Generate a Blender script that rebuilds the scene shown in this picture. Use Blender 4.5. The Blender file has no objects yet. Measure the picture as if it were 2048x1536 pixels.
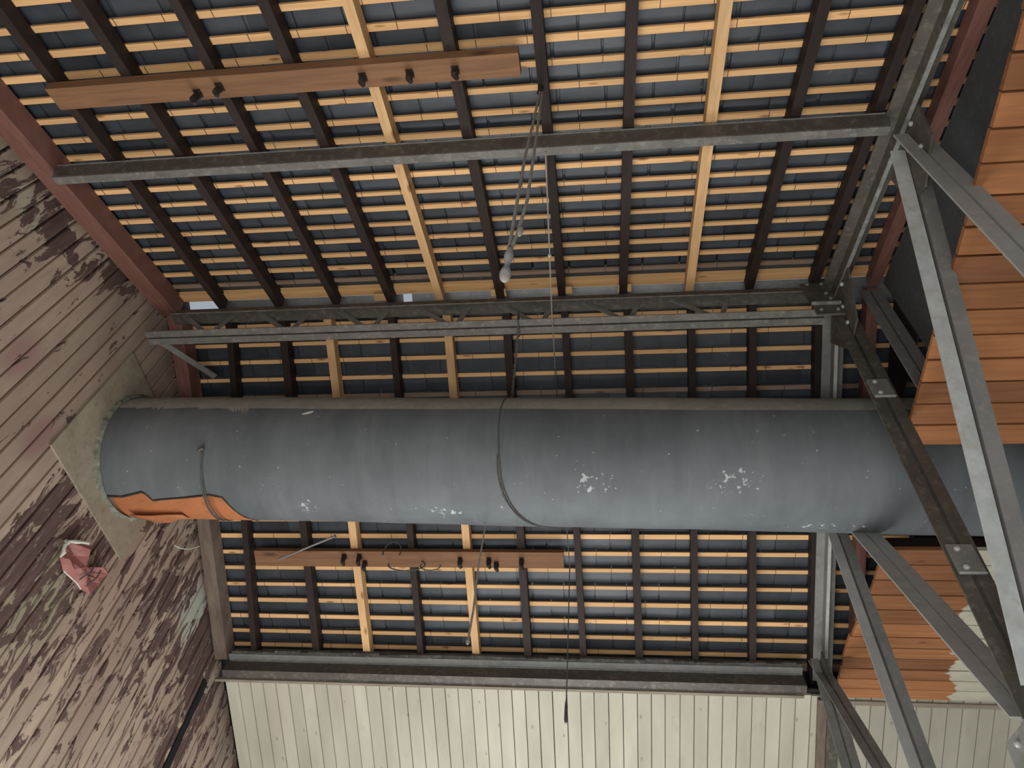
import bpy, bmesh, math, random
from mathutils import Vector, Matrix
random.seed(11)
R = random.random
def U(a, b): return a + (b - a) * R()

# ------------------------------------------------------------------ camera, world, light, exposure
EYE = 1.6                                   # camera height; everything below is measured from the eye, then lifted
SC = bpy.context.scene
COL = SC.collection
cam_d = bpy.data.cameras.new('camera'); cam = bpy.data.objects.new('camera', cam_d); COL.objects.link(cam)
cam_d.sensor_width = 36.0; cam_d.lens = 36.0 * 1457.0 / 2048.0; cam_d.clip_start = 0.05; cam_d.clip_end = 200
yaw, pit, rol = math.radians(-11.56), math.radians(53.02), math.radians(8.02)
f_ = Vector((math.sin(yaw) * math.cos(pit), math.cos(yaw) * math.cos(pit), math.sin(pit)))
r_ = Vector((math.cos(yaw), -math.sin(yaw), 0)); u_ = r_.cross(f_)
rr = r_ * math.cos(rol) + u_ * math.sin(rol); uu = -r_ * math.sin(rol) + u_ * math.cos(rol)
m = Matrix((rr, uu, -f_)).transposed().to_4x4(); m.translation = (0, 0, EYE)
cam.matrix_world = m
SC.camera = cam

w = bpy.data.worlds.new('world'); SC.world = w; w.use_nodes = True
bg = w.node_tree.nodes['Background']; bg.inputs[0].default_value = (0.80, 0.90, 1.0, 1); bg.inputs[1].default_value = 0.42

def area(name, loc, target, sx, sy, power, color):
    d = bpy.data.lights.new(name, 'AREA'); d.shape = 'RECTANGLE'; d.size = sx; d.size_y = sy
    d.energy = power; d.color = color
    o = bpy.data.objects.new(name, d); COL.objects.link(o)
    o.location = (loc[0], loc[1], loc[2] + EYE)
    o.rotation_euler = (Vector(target) - Vector(loc)).to_track_quat('-Z', 'Y').to_euler()
    return o
area('floor_bounce_fill', (-0.55, 3.3, -1.3), (-0.5, 3.0, 4), 4.2, 3.0, 102, (1.0, 0.985, 0.955))  # added up-facing lamp in place of light bounced off the floor
area('near_fill', (-0.5, -0.2, -1.2), (-0.4, 2.6, 4), 2.6, 2.2, 112, (1.0, 0.985, 0.96))  # added fill lamp brightening the roof from the near side
area('daylight_window', (-0.5, 5.7, -0.1), (-0.3, 1.0, 2.9), 2.4, 1.6, 100, (0.93, 0.97, 1.0))

SC.view_settings.view_transform = 'Standard'; SC.view_settings.look = 'None'
SC.view_settings.gamma = 1; SC.view_settings.exposure = 0.0; SC.view_settings.use_curve_mapping = False

# ------------------------------------------------------------------ roof geometry constants
PT = math.radians(23.04); cP, sP = math.cos(PT), math.sin(PT)
YR, ZR = 2.287, 4.0 + EYE
NEAR, FAR = 0, 1
def rp(side, x, s, n=0.0):
    """point of a roof slope: s downslope from the ridge, n inward from the rafters' underside"""
    if side == NEAR: return Vector((x, YR - s * cP + n * sP, ZR - s * sP - n * cP))
    return Vector((x, YR + s * cP - n * sP, ZR - s * sP - n * cP))

# ------------------------------------------------------------------ mesh helpers
class MB:
    def __init__(self): self.v = []; self.f = []; self.mi = []
    def hexa(self, p, mi=0):
        b = len(self.v); self.v += [Vector(q) for q in p]
        fs = [(0, 3, 2, 1), (4, 5, 6, 7), (0, 1, 5, 4), (1, 2, 6, 5), (2, 3, 7, 6), (3, 0, 4, 7)]
        for q in fs: self.f.append(tuple(b + i for i in q)); self.mi.append(mi)
    def box(self, x0, x1, y0, y1, z0, z1, mi=0):
        self.hexa([(x0, y0, z0), (x1, y0, z0), (x1, y1, z0), (x0, y1, z0), (x0, y0, z1), (x1, y0, z1), (x1, y1, z1), (x0, y1, z1)], mi)
    def rbox(self, side, x0, x1, s0, s1, n0, n1, skew=0.0, mi=0):
        c = [(x0, s0, n0), (x1, s0, n0), (x1 + skew, s1, n0), (x0 + skew, s1, n0), (x0, s0, n1), (x1, s0, n1), (x1 + skew, s1, n1), (x0 + skew, s1, n1)]
        self.hexa([rp(side, *q) for q in c], mi)
    def obox(self, o, ax, ay, az, mi=0):
        """box from corner o along three edge vectors"""
        o, ax, ay, az = Vector(o), Vector(ax), Vector(ay), Vector(az)
        self.hexa([o, o + ax, o + ax + ay, o + ay, o + az, o + ax + az, o + ax + ay + az, o + ay + az], mi)
    def tube(self, pts, r, seg=8, mi=0, rs=None):
        pts = [Vector(p) for p in pts]; b = len(self.v); n = len(pts)
        up = None
        for i, p in enumerate(pts):
            t = (pts[min(i + 1, n - 1)] - pts[max(i - 1, 0)]).normalized()
            if up is None: up = t.orthogonal().normalized()
            up = (up - t * up.dot(t)).normalized(); w_ = t.cross(up)
            rad = rs[i] if rs else r
            for k in range(seg):
                a = 2 * math.pi * k / seg
                self.v.append(p + (up * math.cos(a) + w_ * math.sin(a)) * rad)
        for i in range(n - 1):
            for k in range(seg):
                k2 = (k + 1) % seg
                self.f.append((b + i * seg + k, b + i * seg + k2, b + (i + 1) * seg + k2, b + (i + 1) * seg + k)); self.mi.append(mi)
        self.f.append(tuple(b + k for k in range(seg))[::-1]); self.mi.append(mi)
        self.f.append(tuple(b + (n - 1) * seg + k for k in range(seg))); self.mi.append(mi)
    def prism(self, poly, ext, mi=0):
        """polygon (list of points) extruded by vector ext"""
        poly = [Vector(p) for p in poly]; ext = Vector(ext); b = len(self.v); n = len(poly)
        self.v += poly + [p + ext for p in poly]
        self.f.append(tuple(range(b + n - 1, b - 1, -1))); self.mi.append(mi)
        self.f.append(tuple(range(b + n, b + 2 * n))); self.mi.append(mi)
        for i in range(n):
            j = (i + 1) % n
            self.f.append((b + i, b + j, b + n + j, b + n + i)); self.mi.append(mi)
    def build(self, name, mat, parent=None, smooth=False, fix=True):
        me = bpy.data.meshes.new(name)
        off = ORG.get(parent.name, Vector()) if parent else Vector()
        if parent is None:
            lo = [min(p[i] for p in self.v) for i in range(3)]; hi = [max(p[i] for p in self.v) for i in range(3)]
            off = Vector(((lo[0] + hi[0]) / 2, (lo[1] + hi[1]) / 2, lo[2]))
        me.from_pydata([p - off for p in self.v], [], self.f)
        mats = mat if isinstance(mat, (list, tuple)) else [mat]
        for q in mats: me.materials.append(q)
        me.polygons.foreach_set('material_index', self.mi)
        if fix:
            bm = bmesh.new(); bm.from_mesh(me); bmesh.ops.recalc_face_normals(bm, faces=bm.faces); bm.to_mesh(me); bm.free()
        if smooth: me.polygons.foreach_set('use_smooth', [True] * len(me.polygons))
        me.update()
        o = bpy.data.objects.new(name, me); COL.objects.link(o)
        if parent is None: o.location = off
        else: o.parent = parent
        ORG[o.name] = off
        return o
ORG = {}
def tag(o, label=None, cat=None, group=None, kind=None):
    if label: o['label'] = label
    if cat: o['category'] = cat
    if group: o['group'] = group
    if kind: o['kind'] = kind
    return o
def thing(name, loc, label, cat, group=None, kind=None):
    o = bpy.data.objects.new(name, None); COL.objects.link(o); o.empty_display_size = 0.1
    o.location = loc; ORG[o.name] = Vector(loc)
    return tag(o, label, cat, group, kind)

# ------------------------------------------------------------------ materials
class NT:
    def __init__(self, name, rough=0.8, metal=0.0, spec=0.3):
        self.m = bpy.data.materials.new(name); self.m.use_nodes = True
        self.t = self.m.node_tree; self.b = self.t.nodes['Principled BSDF']
        self.b.inputs['Roughness'].default_value = rough; self.b.inputs['Metallic'].default_value = metal
        self.b.inputs['Specular IOR Level'].default_value = spec
    def n(self, k, **kw):
        o = self.t.nodes.new(k)
        for a, v in kw.items(): setattr(o, a, v)
        return o
    def l(self, a, b): self.t.links.new(a, b)
    def coord(self, world=False):
        if world: return self.n('ShaderNodeNewGeometry').outputs['Position']
        return self.n('ShaderNodeTexCoord').outputs['Object']
    def mapped(self, scale, world=False, rnd=False):
        mp = self.n('ShaderNodeMapping'); mp.inputs['Scale'].default_value = scale
        self.l(self.coord(world), mp.inputs['Vector'])
        if rnd:
            oi = self.n('ShaderNodeObjectInfo'); mu = self.n('ShaderNodeMath', operation='MULTIPLY'); mu.inputs[1].default_value = 57.0
            self.l(oi.outputs['Random'], mu.inputs[0])
            cx = self.n('ShaderNodeCombineXYZ')
            for i in range(3): self.l(mu.outputs[0], cx.inputs[i])
            self.l(cx.outputs[0], mp.inputs['Location'])
        return mp.outputs[0]
    def noise(self, vec, scale=1.0, detail=4.0, rough=0.55, dist=0.0):
        o = self.n('ShaderNodeTexNoise'); o.inputs['Scale'].default_value = scale; o.inputs['Detail'].default_value = detail
        o.inputs['Roughness'].default_value = rough; o.inputs['Distortion'].default_value = dist
        self.l(vec, o.inputs['Vector']); return o.outputs['Fac']
    def voro(self, vec, scale=1.0):
        o = self.n('ShaderNodeTexVoronoi'); o.inputs['Scale'].default_value = scale; self.l(vec, o.inputs['Vector']); return o.outputs['Distance']
    def rng(self, v, a, b, c=0.0, d=1.0, smooth=False):
        o = self.n('ShaderNodeMapRange', clamp=True)
        if smooth: o.interpolation_type = 'SMOOTHSTEP'
        for i, q in enumerate((a, b, c, d)): o.inputs[i + 1].default_value = q
        self.l(v, o.inputs[0]); return o.outputs[0]
    def math(self, op, a, b):
        o = self.n('ShaderNodeMath', operation=op)
        for i, q in enumerate((a, b)):
            if hasattr(q, 'is_output'): self.l(q, o.inputs[i])
            else: o.inputs[i].default_value = q
        return o.outputs[0]
    def mix(self, fac, a, b, blend='MIX'):
        o = self.n('ShaderNodeMix', data_type='RGBA', blend_type=blend)
        for i, q in ((0, fac), (6, a), (7, b)):
            if hasattr(q, 'is_output'): self.l(q, o.inputs[i])
            elif i == 0: o.inputs[0].default_value = q
            else: o.inputs[i].default_value = (*q, 1)
        return o.outputs[2]
    def rnd(self): return self.n('ShaderNodeObjectInfo').outputs['Random']
    def bumpmap(self, h, strength=0.3, dist=0.004):
        o = self.n('ShaderNodeBump'); o.inputs['Strength'].default_value = strength; o.inputs['Distance'].default_value = dist
        self.l(h, o.inputs['Height']); self.l(o.outputs[0], self.b.inputs['Normal'])
    def blob(self, c, r):
        """1 inside an ellipsoid round world point c, falling to 0 at radii r"""
        pos = self.coord(True)
        s = self.n('ShaderNodeVectorMath', operation='SUBTRACT'); s.inputs[1].default_value = c; self.l(pos, s.inputs[0])
        d = self.n('ShaderNodeVectorMath', operation='DIVIDE'); d.inputs[1].default_value = r; self.l(s.outputs[0], d.inputs[0])
        le = self.n('ShaderNodeVectorMath', operation='LENGTH'); self.l(d.outputs[0], le.inputs[0])
        return self.rng(le.outputs['Value'], 0.25, 1.0, 1.0, 0.0, True)
    def out(self, col): self.l(col, self.b.inputs['Base Color']); return self.m

def wood(name, a, b, grain, knots=None, knotcol=(0.12, 0.05, 0.02), rough=0.75, var=0.25, seg=False):
    """grain: stretch per axis (small along the grain)"""
    t = NT(name, rough)
    g = t.noise(t.mapped(grain, rnd=True), 1.0, 6, 0.6, 0.6)
    c = t.mix(t.rng(g, 0.33, 0.68), a, b)
    big = t.noise(t.mapped(tuple(q * 0.16 + 0.4 for q in grain), rnd=True), 1.0, 3)
    c = t.mix(t.rng(big, 0.35, 0.7, 0.0, 0.5), c, tuple(q * 0.62 for q in a))
    if knots:
        k = t.voro(t.mapped(knots, rnd=True), 1.0)
        c = t.mix(t.rng(k, 0.06, 0.17, 0.85, 0.0), c, knotcol)
    v = t.rng(t.rnd(), 0, 1, 1 - var, 1 + var * 0.6)
    c = t.mix(1.0, c, t_grey(t, v), 'MULTIPLY')
    t.bumpmap(g, 0.25, 0.003)
    return t.out(c)
def t_grey(t, v):
    o = t.n('ShaderNodeCombineXYZ')
    for i in range(3): t.l(v, o.inputs[i])
    return o.outputs[0]

M = {}
M['batten'] = wood('pine_batten', (0.84, 0.51, 0.235), (0.68, 0.375, 0.155), (3.0, 55, 55), (4.2, 16, 16), (0.26, 0.10, 0.035), var=0.16)
M['batten_grey'] = wood('grey_batten', (0.34, 0.235, 0.165), (0.20, 0.13, 0.09), (3.0, 55, 55), (4, 16, 16), (0.14, 0.06, 0.03), var=0.15)
M['rafter_dark'] = wood('tarred_rafter', (0.034, 0.020, 0.016), (0.018, 0.012, 0.010), (40, 5, 5), rough=0.7, var=0.25)
M['rafter_new'] = wood('new_pine_rafter', (0.76, 0.48, 0.235), (0.60, 0.35, 0.155), (45, 4, 4), (12, 4, 4), (0.22, 0.09, 0.03), var=0.1)
M['redwood'] = wood('red_stained_timber', (0.23, 0.108, 0.082), (0.155, 0.068, 0.054), (40, 5, 5), rough=0.6, var=0.1)
M['dusty_wood'] = wood('dusty_brown_timber', (0.22, 0.165, 0.125), (0.11, 0.075, 0.058), (30, 5, 5), rough=0.85, var=0.1)
M['old_board'] = wood('old_brown_board', (0.27, 0.138, 0.066), (0.165, 0.078, 0.038), (2.2, 32, 32), (2.5, 9, 9), (0.07, 0.035, 0.02), var=0.08)
M['strip'] = wood('dusty_strip', (0.34, 0.30, 0.23), (0.22, 0.18, 0.13), (3, 30, 30), rough=0.9)
M['wedge'] = wood('pine_wedge', (0.74, 0.46, 0.22), (0.58, 0.33, 0.14), (6, 50, 50), var=0.1)

def m_slate():
    t = NT('slate', 0.46, 0.0, 0.55)
    n1 = t.noise(t.mapped((6, 6, 6), rnd=True), 1.0, 5, 0.6)
    c = t.mix(t.rng(n1, 0.3, 0.7), (0.025, 0.031, 0.039), (0.050, 0.059, 0.070))
    c = t.mix(1.0, c, t_grey(t, t.rng(t.rnd(), 0, 1, 0.68, 1.18)), 'MULTIPLY')
    n2 = t.noise(t.mapped((9, 22, 9), rnd=True), 1.0, 5, 0.7, 1.0)
    n3 = t.noise(t.mapped((2.3, 2.3, 2.3), rnd=True), 1.0, 2)
    f = t.math('MULTIPLY', t.rng(n2, 0.62, 0.74), t.rng(n3, 0.55, 0.68))
    c = t.mix(t.math('MULTIPLY', f, 0.55), c, (0.34, 0.34, 0.33))
    t.bumpmap(n1, 0.25, 0.004)
    return t.out(c)
M['slate'] = m_slate()

def m_steel(name, a, b, dust=None, rough=0.55, metal=0.2, sc=6.0):
    t = NT(name, rough, metal, 0.4)
    n1 = t.noise(t.mapped((sc, sc, sc), rnd=True), 1.0, 6, 0.62)
    c = t.mix(t.rng(n1, 0.32, 0.68), a, b)
    n2 = t.noise(t.mapped((28, 28, 28), rnd=True), 1.0, 4, 0.6)
    if dust: c = t.mix(t.rng(n2, 0.52, 0.70, 0.0, 0.75), c, dust)
    t.bumpmap(n2, 0.3, 0.002)
    return t.out(c)
M['steel'] = m_steel('brown_steel', (0.118, 0.105, 0.086), (0.078, 0.068, 0.056), (0.19, 0.175, 0.145))
M['steel_grey'] = m_steel('grey_steel', (0.245, 0.24, 0.222), (0.185, 0.18, 0.165), (0.29, 0.275, 0.245), rough=0.65)
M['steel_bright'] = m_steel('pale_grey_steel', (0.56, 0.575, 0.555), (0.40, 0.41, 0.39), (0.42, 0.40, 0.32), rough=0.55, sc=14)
M['steel_dusty'] = m_steel('dusty_steel', (0.185, 0.175, 0.155), (0.125, 0.115, 0.10), (0.26, 0.245, 0.215), rough=0.7, sc=9)
M['iron_black'] = m_steel('black_iron', (0.035, 0.028, 0.023), (0.018, 0.015, 0.013), (0.07, 0.05, 0.04), rough=0.7)
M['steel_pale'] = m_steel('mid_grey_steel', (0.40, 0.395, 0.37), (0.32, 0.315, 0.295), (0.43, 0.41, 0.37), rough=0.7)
M['edge_metal'] = m_steel('highlight_steel_edge', (0.46, 0.46, 0.44), (0.25, 0.25, 0.235), None, rough=0.4, metal=0.5, sc=20)  # pale strips of this paint a highlight along the steel edges
M['zinc'] = m_steel('zinc', (0.22, 0.235, 0.24), (0.16, 0.165, 0.165), (0.26, 0.26, 0.25), rough=0.45, metal=0.3)
M['soffit'] = m_steel('dusty_grey_strip', (0.27, 0.275, 0.265), (0.20, 0.205, 0.195), (0.32, 0.31, 0.28), rough=0.9, metal=0.0, sc=5)
M['rubble'] = m_steel('rubble', (0.11, 0.105, 0.095), (0.05, 0.048, 0.044), (0.20, 0.185, 0.16), rough=0.95, metal=0.0, sc=9)
M['panel'] = m_steel('grey_panel', (0.080, 0.085, 0.084), (0.064, 0.068, 0.066), (0.11, 0.11, 0.10), rough=0.8, metal=0.0, sc=2.5)

def m_wall():
    t = NT('peeling_painted_planks', 0.75, 0.0, 0.3)
    E = EYE
    p1 = t.noise(t.mapped((1, 2.0, 1.1), True), 1.0, 3, 0.5)
    paint = t.mix(t.rng(p1, 0.40, 0.62), (0.43, 0.33, 0.245), (0.36, 0.26, 0.20))
    fine = t.noise(t.mapped((1, 26, 5), True), 1.0, 5, 0.6)
    paint = t.mix(t.rng(fine, 0.40, 0.72, 0.0, 0.6), paint, (0.30, 0.215, 0.165))
    paint = t.mix(1.0, paint, t_grey(t, t.rng(t.rnd(), 0, 1, 0.86, 1.12)), 'MULTIPLY')
    for c_, r_2, col, k in (((-2.9, 4.18, 3.0 + E), (1, 0.26, 0.32), (0.42, 0.435, 0.35), 0.9), ((-2.9, 1.25, 3.36 + E), (1, 0.20, 0.12), (0.43, 0.40, 0.28), 0.8),
                            ((-2.9, 2.9, 2.15 + E), (1, 0.35, 0.5), (0.27, 0.25, 0.16), 0.7), ((-2.9, 1.85, 2.85 + E), (1, 0.16, 0.22), (0.30, 0.16, 0.145), 0.7),
                            ((-2.9, 2.25, 2.68 + E), (1, 0.12, 0.22), (0.28, 0.14, 0.13), 0.7), ((-2.9, 1.6, 2.75 + E), (1, 0.12, 0.18), (0.33, 0.18, 0.16), 0.55)):
        paint = t.mix(t.math('MULTIPLY', t.blob(c_, r_2), k), paint, col)
    wn = t.noise(t.mapped((1, 30, 4), True), 1.0, 6, 0.65)
    bare = t.mix(t.rng(wn, 0.35, 0.7), (0.085, 0.048, 0.040), (0.15, 0.095, 0.078))
    scr = t.noise(t.mapped((1, 42, 7), True), 1.0, 5, 0.7)
    bare = t.mix(t.rng(scr, 0.60, 0.70, 0.0, 0.7), bare, (0.34, 0.28, 0.225))
    pn = t.noise(t.mapped((1, 13.0, 4.6), True), 1.0, 7, 0.66, 0.8)
    pos = t.n('ShaderNodeSeparateXYZ'); t.l(t.coord(True), pos.inputs[0])
    bias = t.rng(pos.outputs[1], 2.7, 3.5, 0.0, 0.155)
    for c_, r_2, k in (((-2.9, 1.28, 3.36 + E), (1, 0.55, 0.40), 0.19), ((-2.9, 1.62, 3.60 + E), (1, 0.46, 0.38), 0.20), ((-2.9, 1.9, 3.82 + E), (1, 0.26, 0.24), 0.22),
                       ((-2.9, 1.08, 3.24 + E), (1, 0.14, 0.25), 0.16), ((-2.9, 2.62, 2.40 + E), (1, 0.28, 0.50), 0.10), ((-2.9, 2.74, 2.0 + E), (1, 0.30, 0.42), 0.08),
                       ((-2.9, 3.9, 2.85 + E), (1, 0.40, 0.45), 0.12), ((-2.9, 4.45, 2.95 + E), (1, 0.30, 0.5), 0.20), ((-2.9, 4.7, 2.4 + E), (1, 0.30, 0.9), 0.16)):
        bias = t.math('ADD', bias, t.math('MULTIPLY', t.blob(c_, r_2), k))
    for c_, r_2, k in (((-2.9, 4.18, 3.02 + E), (1, 0.22, 0.26), -0.16), ((-2.9, 4.0, 1.7 + E), (1, 1.0, 0.55), -0.10)):
        bias = t.math('ADD', bias, t.math('MULTIPLY', t.blob(c_, r_2), k))
    zz = pos.outputs[2]
    zone = t.math('MULTIPLY', t.math('MULTIPLY', t.rng(pos.outputs[1], 2.455, 2.475), t.rng(pos.outputs[1], 3.30, 2.95)), t.math('MULTIPLY', t.rng(zz, 1.5 + E, 1.95 + E), t.rng(zz, 2.9 + E, 2.72 + E)))
    bias = t.math('ADD', bias, t.math('MULTIPLY', zone, 0.20))
    pn = t.math('ADD', t.math('MULTIPLY', pn, 1.5), -0.25)
    mk = t.rng(t.math('ADD', pn, bias), 0.69, 0.73)
    t.bumpmap(t.math('ADD', t.math('MULTIPLY', mk, -1.0), t.math('MULTIPLY', wn, 0.4)), 0.6, 0.004)
    return t.out(t.mix(mk, paint, bare))
M['wall'] = m_wall()

def m_white():
    t = NT('cream_painted_boards', 0.7, 0.0, 0.3)
    n1 = t.noise(t.mapped((5, 1.2, 1.2), True), 1.0, 4, 0.6)
    c = t.mix(t.rng(n1, 0.35, 0.68), (0.465, 0.435, 0.342), (0.38, 0.35, 0.27))
    n2 = t.noise(t.mapped((16, 7, 7), True), 1.0, 5, 0.65)
    c = t.mix(t.rng(n2, 0.58, 0.72, 0.0, 0.55), c, (0.36, 0.33, 0.26))
    k = t.voro(t.mapped((10, 5, 5), True), 1.0)
    c = t.mix(t.rng(k, 0.05, 0.11, 0.55, 0.0), c, (0.20, 0.15, 0.11))
    c = t.mix(1.0, c, t_grey(t, t.rng(t.rnd(), 0, 1, 0.90, 1.06)), 'MULTIPLY')
    t.bumpmap(n2, 0.2, 0.003)
    return t.out(c)
M['white'] = m_white()

def m_orange():
    """horizontal ceiling planks: bare orange pine, with cream paint left on at one end"""
    t = NT('orange_ceiling_planks', 0.65, 0.0, 0.35)
    g = t.noise(t.mapped((2.2, 40, 40), rnd=True), 1.0, 6, 0.6, 0.5)
    c = t.mix(t.rng(g, 0.32, 0.7), (0.385, 0.160, 0.060), (0.265, 0.103, 0.039))
    k = t.voro(t.mapped((3.2, 9, 9), rnd=True), 1.0)
    c = t.mix(t.rng(k, 0.05, 0.13, 0.85, 0.0), c, (0.11, 0.04, 0.02))
    c = t.mix(1.0, c, t_grey(t, t.rng(t.rnd(), 0, 1, 0.62, 1.25)), 'MULTIPLY')
    pos = t.n('ShaderNodeSeparateXYZ'); t.l(t.coord(True), pos.inputs[0])
    n = t.noise(t.mapped((3, 9, 3), True), 1.0, 4)
    x = t.math('ADD', pos.outputs[0], t.math('MULTIPLY', n, 0.26))
    x = t.math('SUBTRACT', x, t.math('MULTIPLY', pos.outputs[1], 0.154))
    far = t.rng(pos.outputs[1], 3.15, 3.25)
    mk = t.math('MULTIPLY', t.rng(x, 1.60, 1.615), far)
    n2 = t.noise(t.mapped((5, 12, 5), True), 1.0, 4)
    c = t.mix(mk, c, t.mix(t.rng(n2, 0.35, 0.7), (0.52, 0.49, 0.37), (0.42, 0.39, 0.29)))
    t.bumpmap(g, 0.2, 0.003)
    return t.out(c)
M['orange'] = m_orange()

def m_duct():
    t = NT('dark_grey_duct', 0.62, 0.05, 0.4)
    n1 = t.noise(t.mapped((1.6, 1.6, 1.6), True), 1.0, 5, 0.6)
    c = t.mix(t.rng(n1, 0.32, 0.68), (0.090, 0.100, 0.104), (0.142, 0.156, 0.161))
    st = t.noise(t.mapped((9, 1.4, 1.4), True), 1.0, 5, 0.65)
    c = t.mix(t.rng(st, 0.52, 0.75, 0.0, 0.40), c, (0.19, 0.20, 0.203))
    c = t.mix(t.rng(st, 0.46, 0.25, 0.0, 0.45), c, (0.060, 0.066, 0.069))
    sp = t.noise(t.mapped((34, 34, 34), True), 1.0, 3, 0.6)
    E = EYE; b = None
    for c_, r_2 in (((0.67, 2.74, 2.83 + E), (0.22, 0.09, 0.2)), ((-0.87, 2.95, 2.80 + E), (0.16, 0.07, 0.2)), ((-1.69, 2.92, 2.81 + E), (0.11, 0.09, 0.2)),
                    ((-0.05, 2.76, 2.82 + E), (0.16, 0.10, 0.2)), ((1.2, 3.05, 2.8 + E), (0.3, 0.06, 0.2))):
        q = t.blob(c_, r_2); b = q if b is None else t.math('MAXIMUM', b, q)
    mk = t.rng(t.math('ADD', sp, t.math('MULTIPLY', b, 0.16)), 0.70, 0.76)
    c = t.mix(t.math('MULTIPLY', mk, 0.75), c, (0.50, 0.52, 0.51))
    t.bumpmap(n1, 0.2, 0.006)
    return t.out(c)
M['duct'] = m_duct()
M['dust'] = m_steel('duct_dust', (0.31, 0.295, 0.245), (0.235, 0.225, 0.185), (0.35, 0.33, 0.28), rough=0.95, metal=0.0, sc=7)
M['terracotta'] = m_steel('orange_inner_duct', (0.46, 0.165, 0.060), (0.36, 0.125, 0.045), (0.30, 0.11, 0.05), rough=0.7, metal=0.0, sc=5)
M['cement'] = m_steel('mossy_cement_panel', (0.34, 0.285, 0.205), (0.255, 0.205, 0.15), (0.19, 0.18, 0.10), rough=0.9, metal=0.0, sc=7)
M['mortar'] = m_steel('mortar', (0.26, 0.25, 0.19), (0.09, 0.10, 0.075), (0.06, 0.07, 0.06), rough=0.95, metal=0.0, sc=16)
M['rope'] = m_steel('grey_rope', (0.30, 0.27, 0.22), (0.20, 0.18, 0.15), None, rough=0.95, metal=0.0, sc=40)
M['cord_dark'] = m_steel('dark_cord', (0.10, 0.095, 0.085), (0.06, 0.055, 0.05), None, rough=0.9, metal=0.0, sc=40)
M['cord_pale'] = m_steel('pale_cord', (0.36, 0.34, 0.31), (0.22, 0.20, 0.18), None, rough=0.9, metal=0.0, sc=40)
M['white_scrap'] = m_steel('white_scrap', (0.66, 0.64, 0.56), (0.54, 0.51, 0.44), None, rough=0.8, metal=0.0, sc=30)
M['red_scrap'] = m_steel('faded_red_scrap', (0.33, 0.125, 0.105), (0.22, 0.075, 0.065), (0.36, 0.17, 0.145), rough=0.55, metal=0.0, sc=9)
M['black'] = m_steel('joint_shade_black', (0.008, 0.008, 0.008), (0.004, 0.004, 0.004), None, rough=0.95, metal=0.0)
M['floor'] = m_steel('concrete_floor', (0.42, 0.40, 0.37), (0.36, 0.345, 0.32), None, rough=0.9, metal=0.0, sc=1.5)
M['dark_back'] = m_steel('dark_backing', (0.030, 0.024, 0.020), (0.018, 0.015, 0.013), None, rough=0.9, metal=0.0)

# ------------------------------------------------------------------ setting: floor
b = MB(); b.box(-9, 9, -7, 12, -0.1, 0.0); tag(b.build('floor', M['floor']), 'grey concrete floor far below the roof', 'floor', kind='structure')

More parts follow.
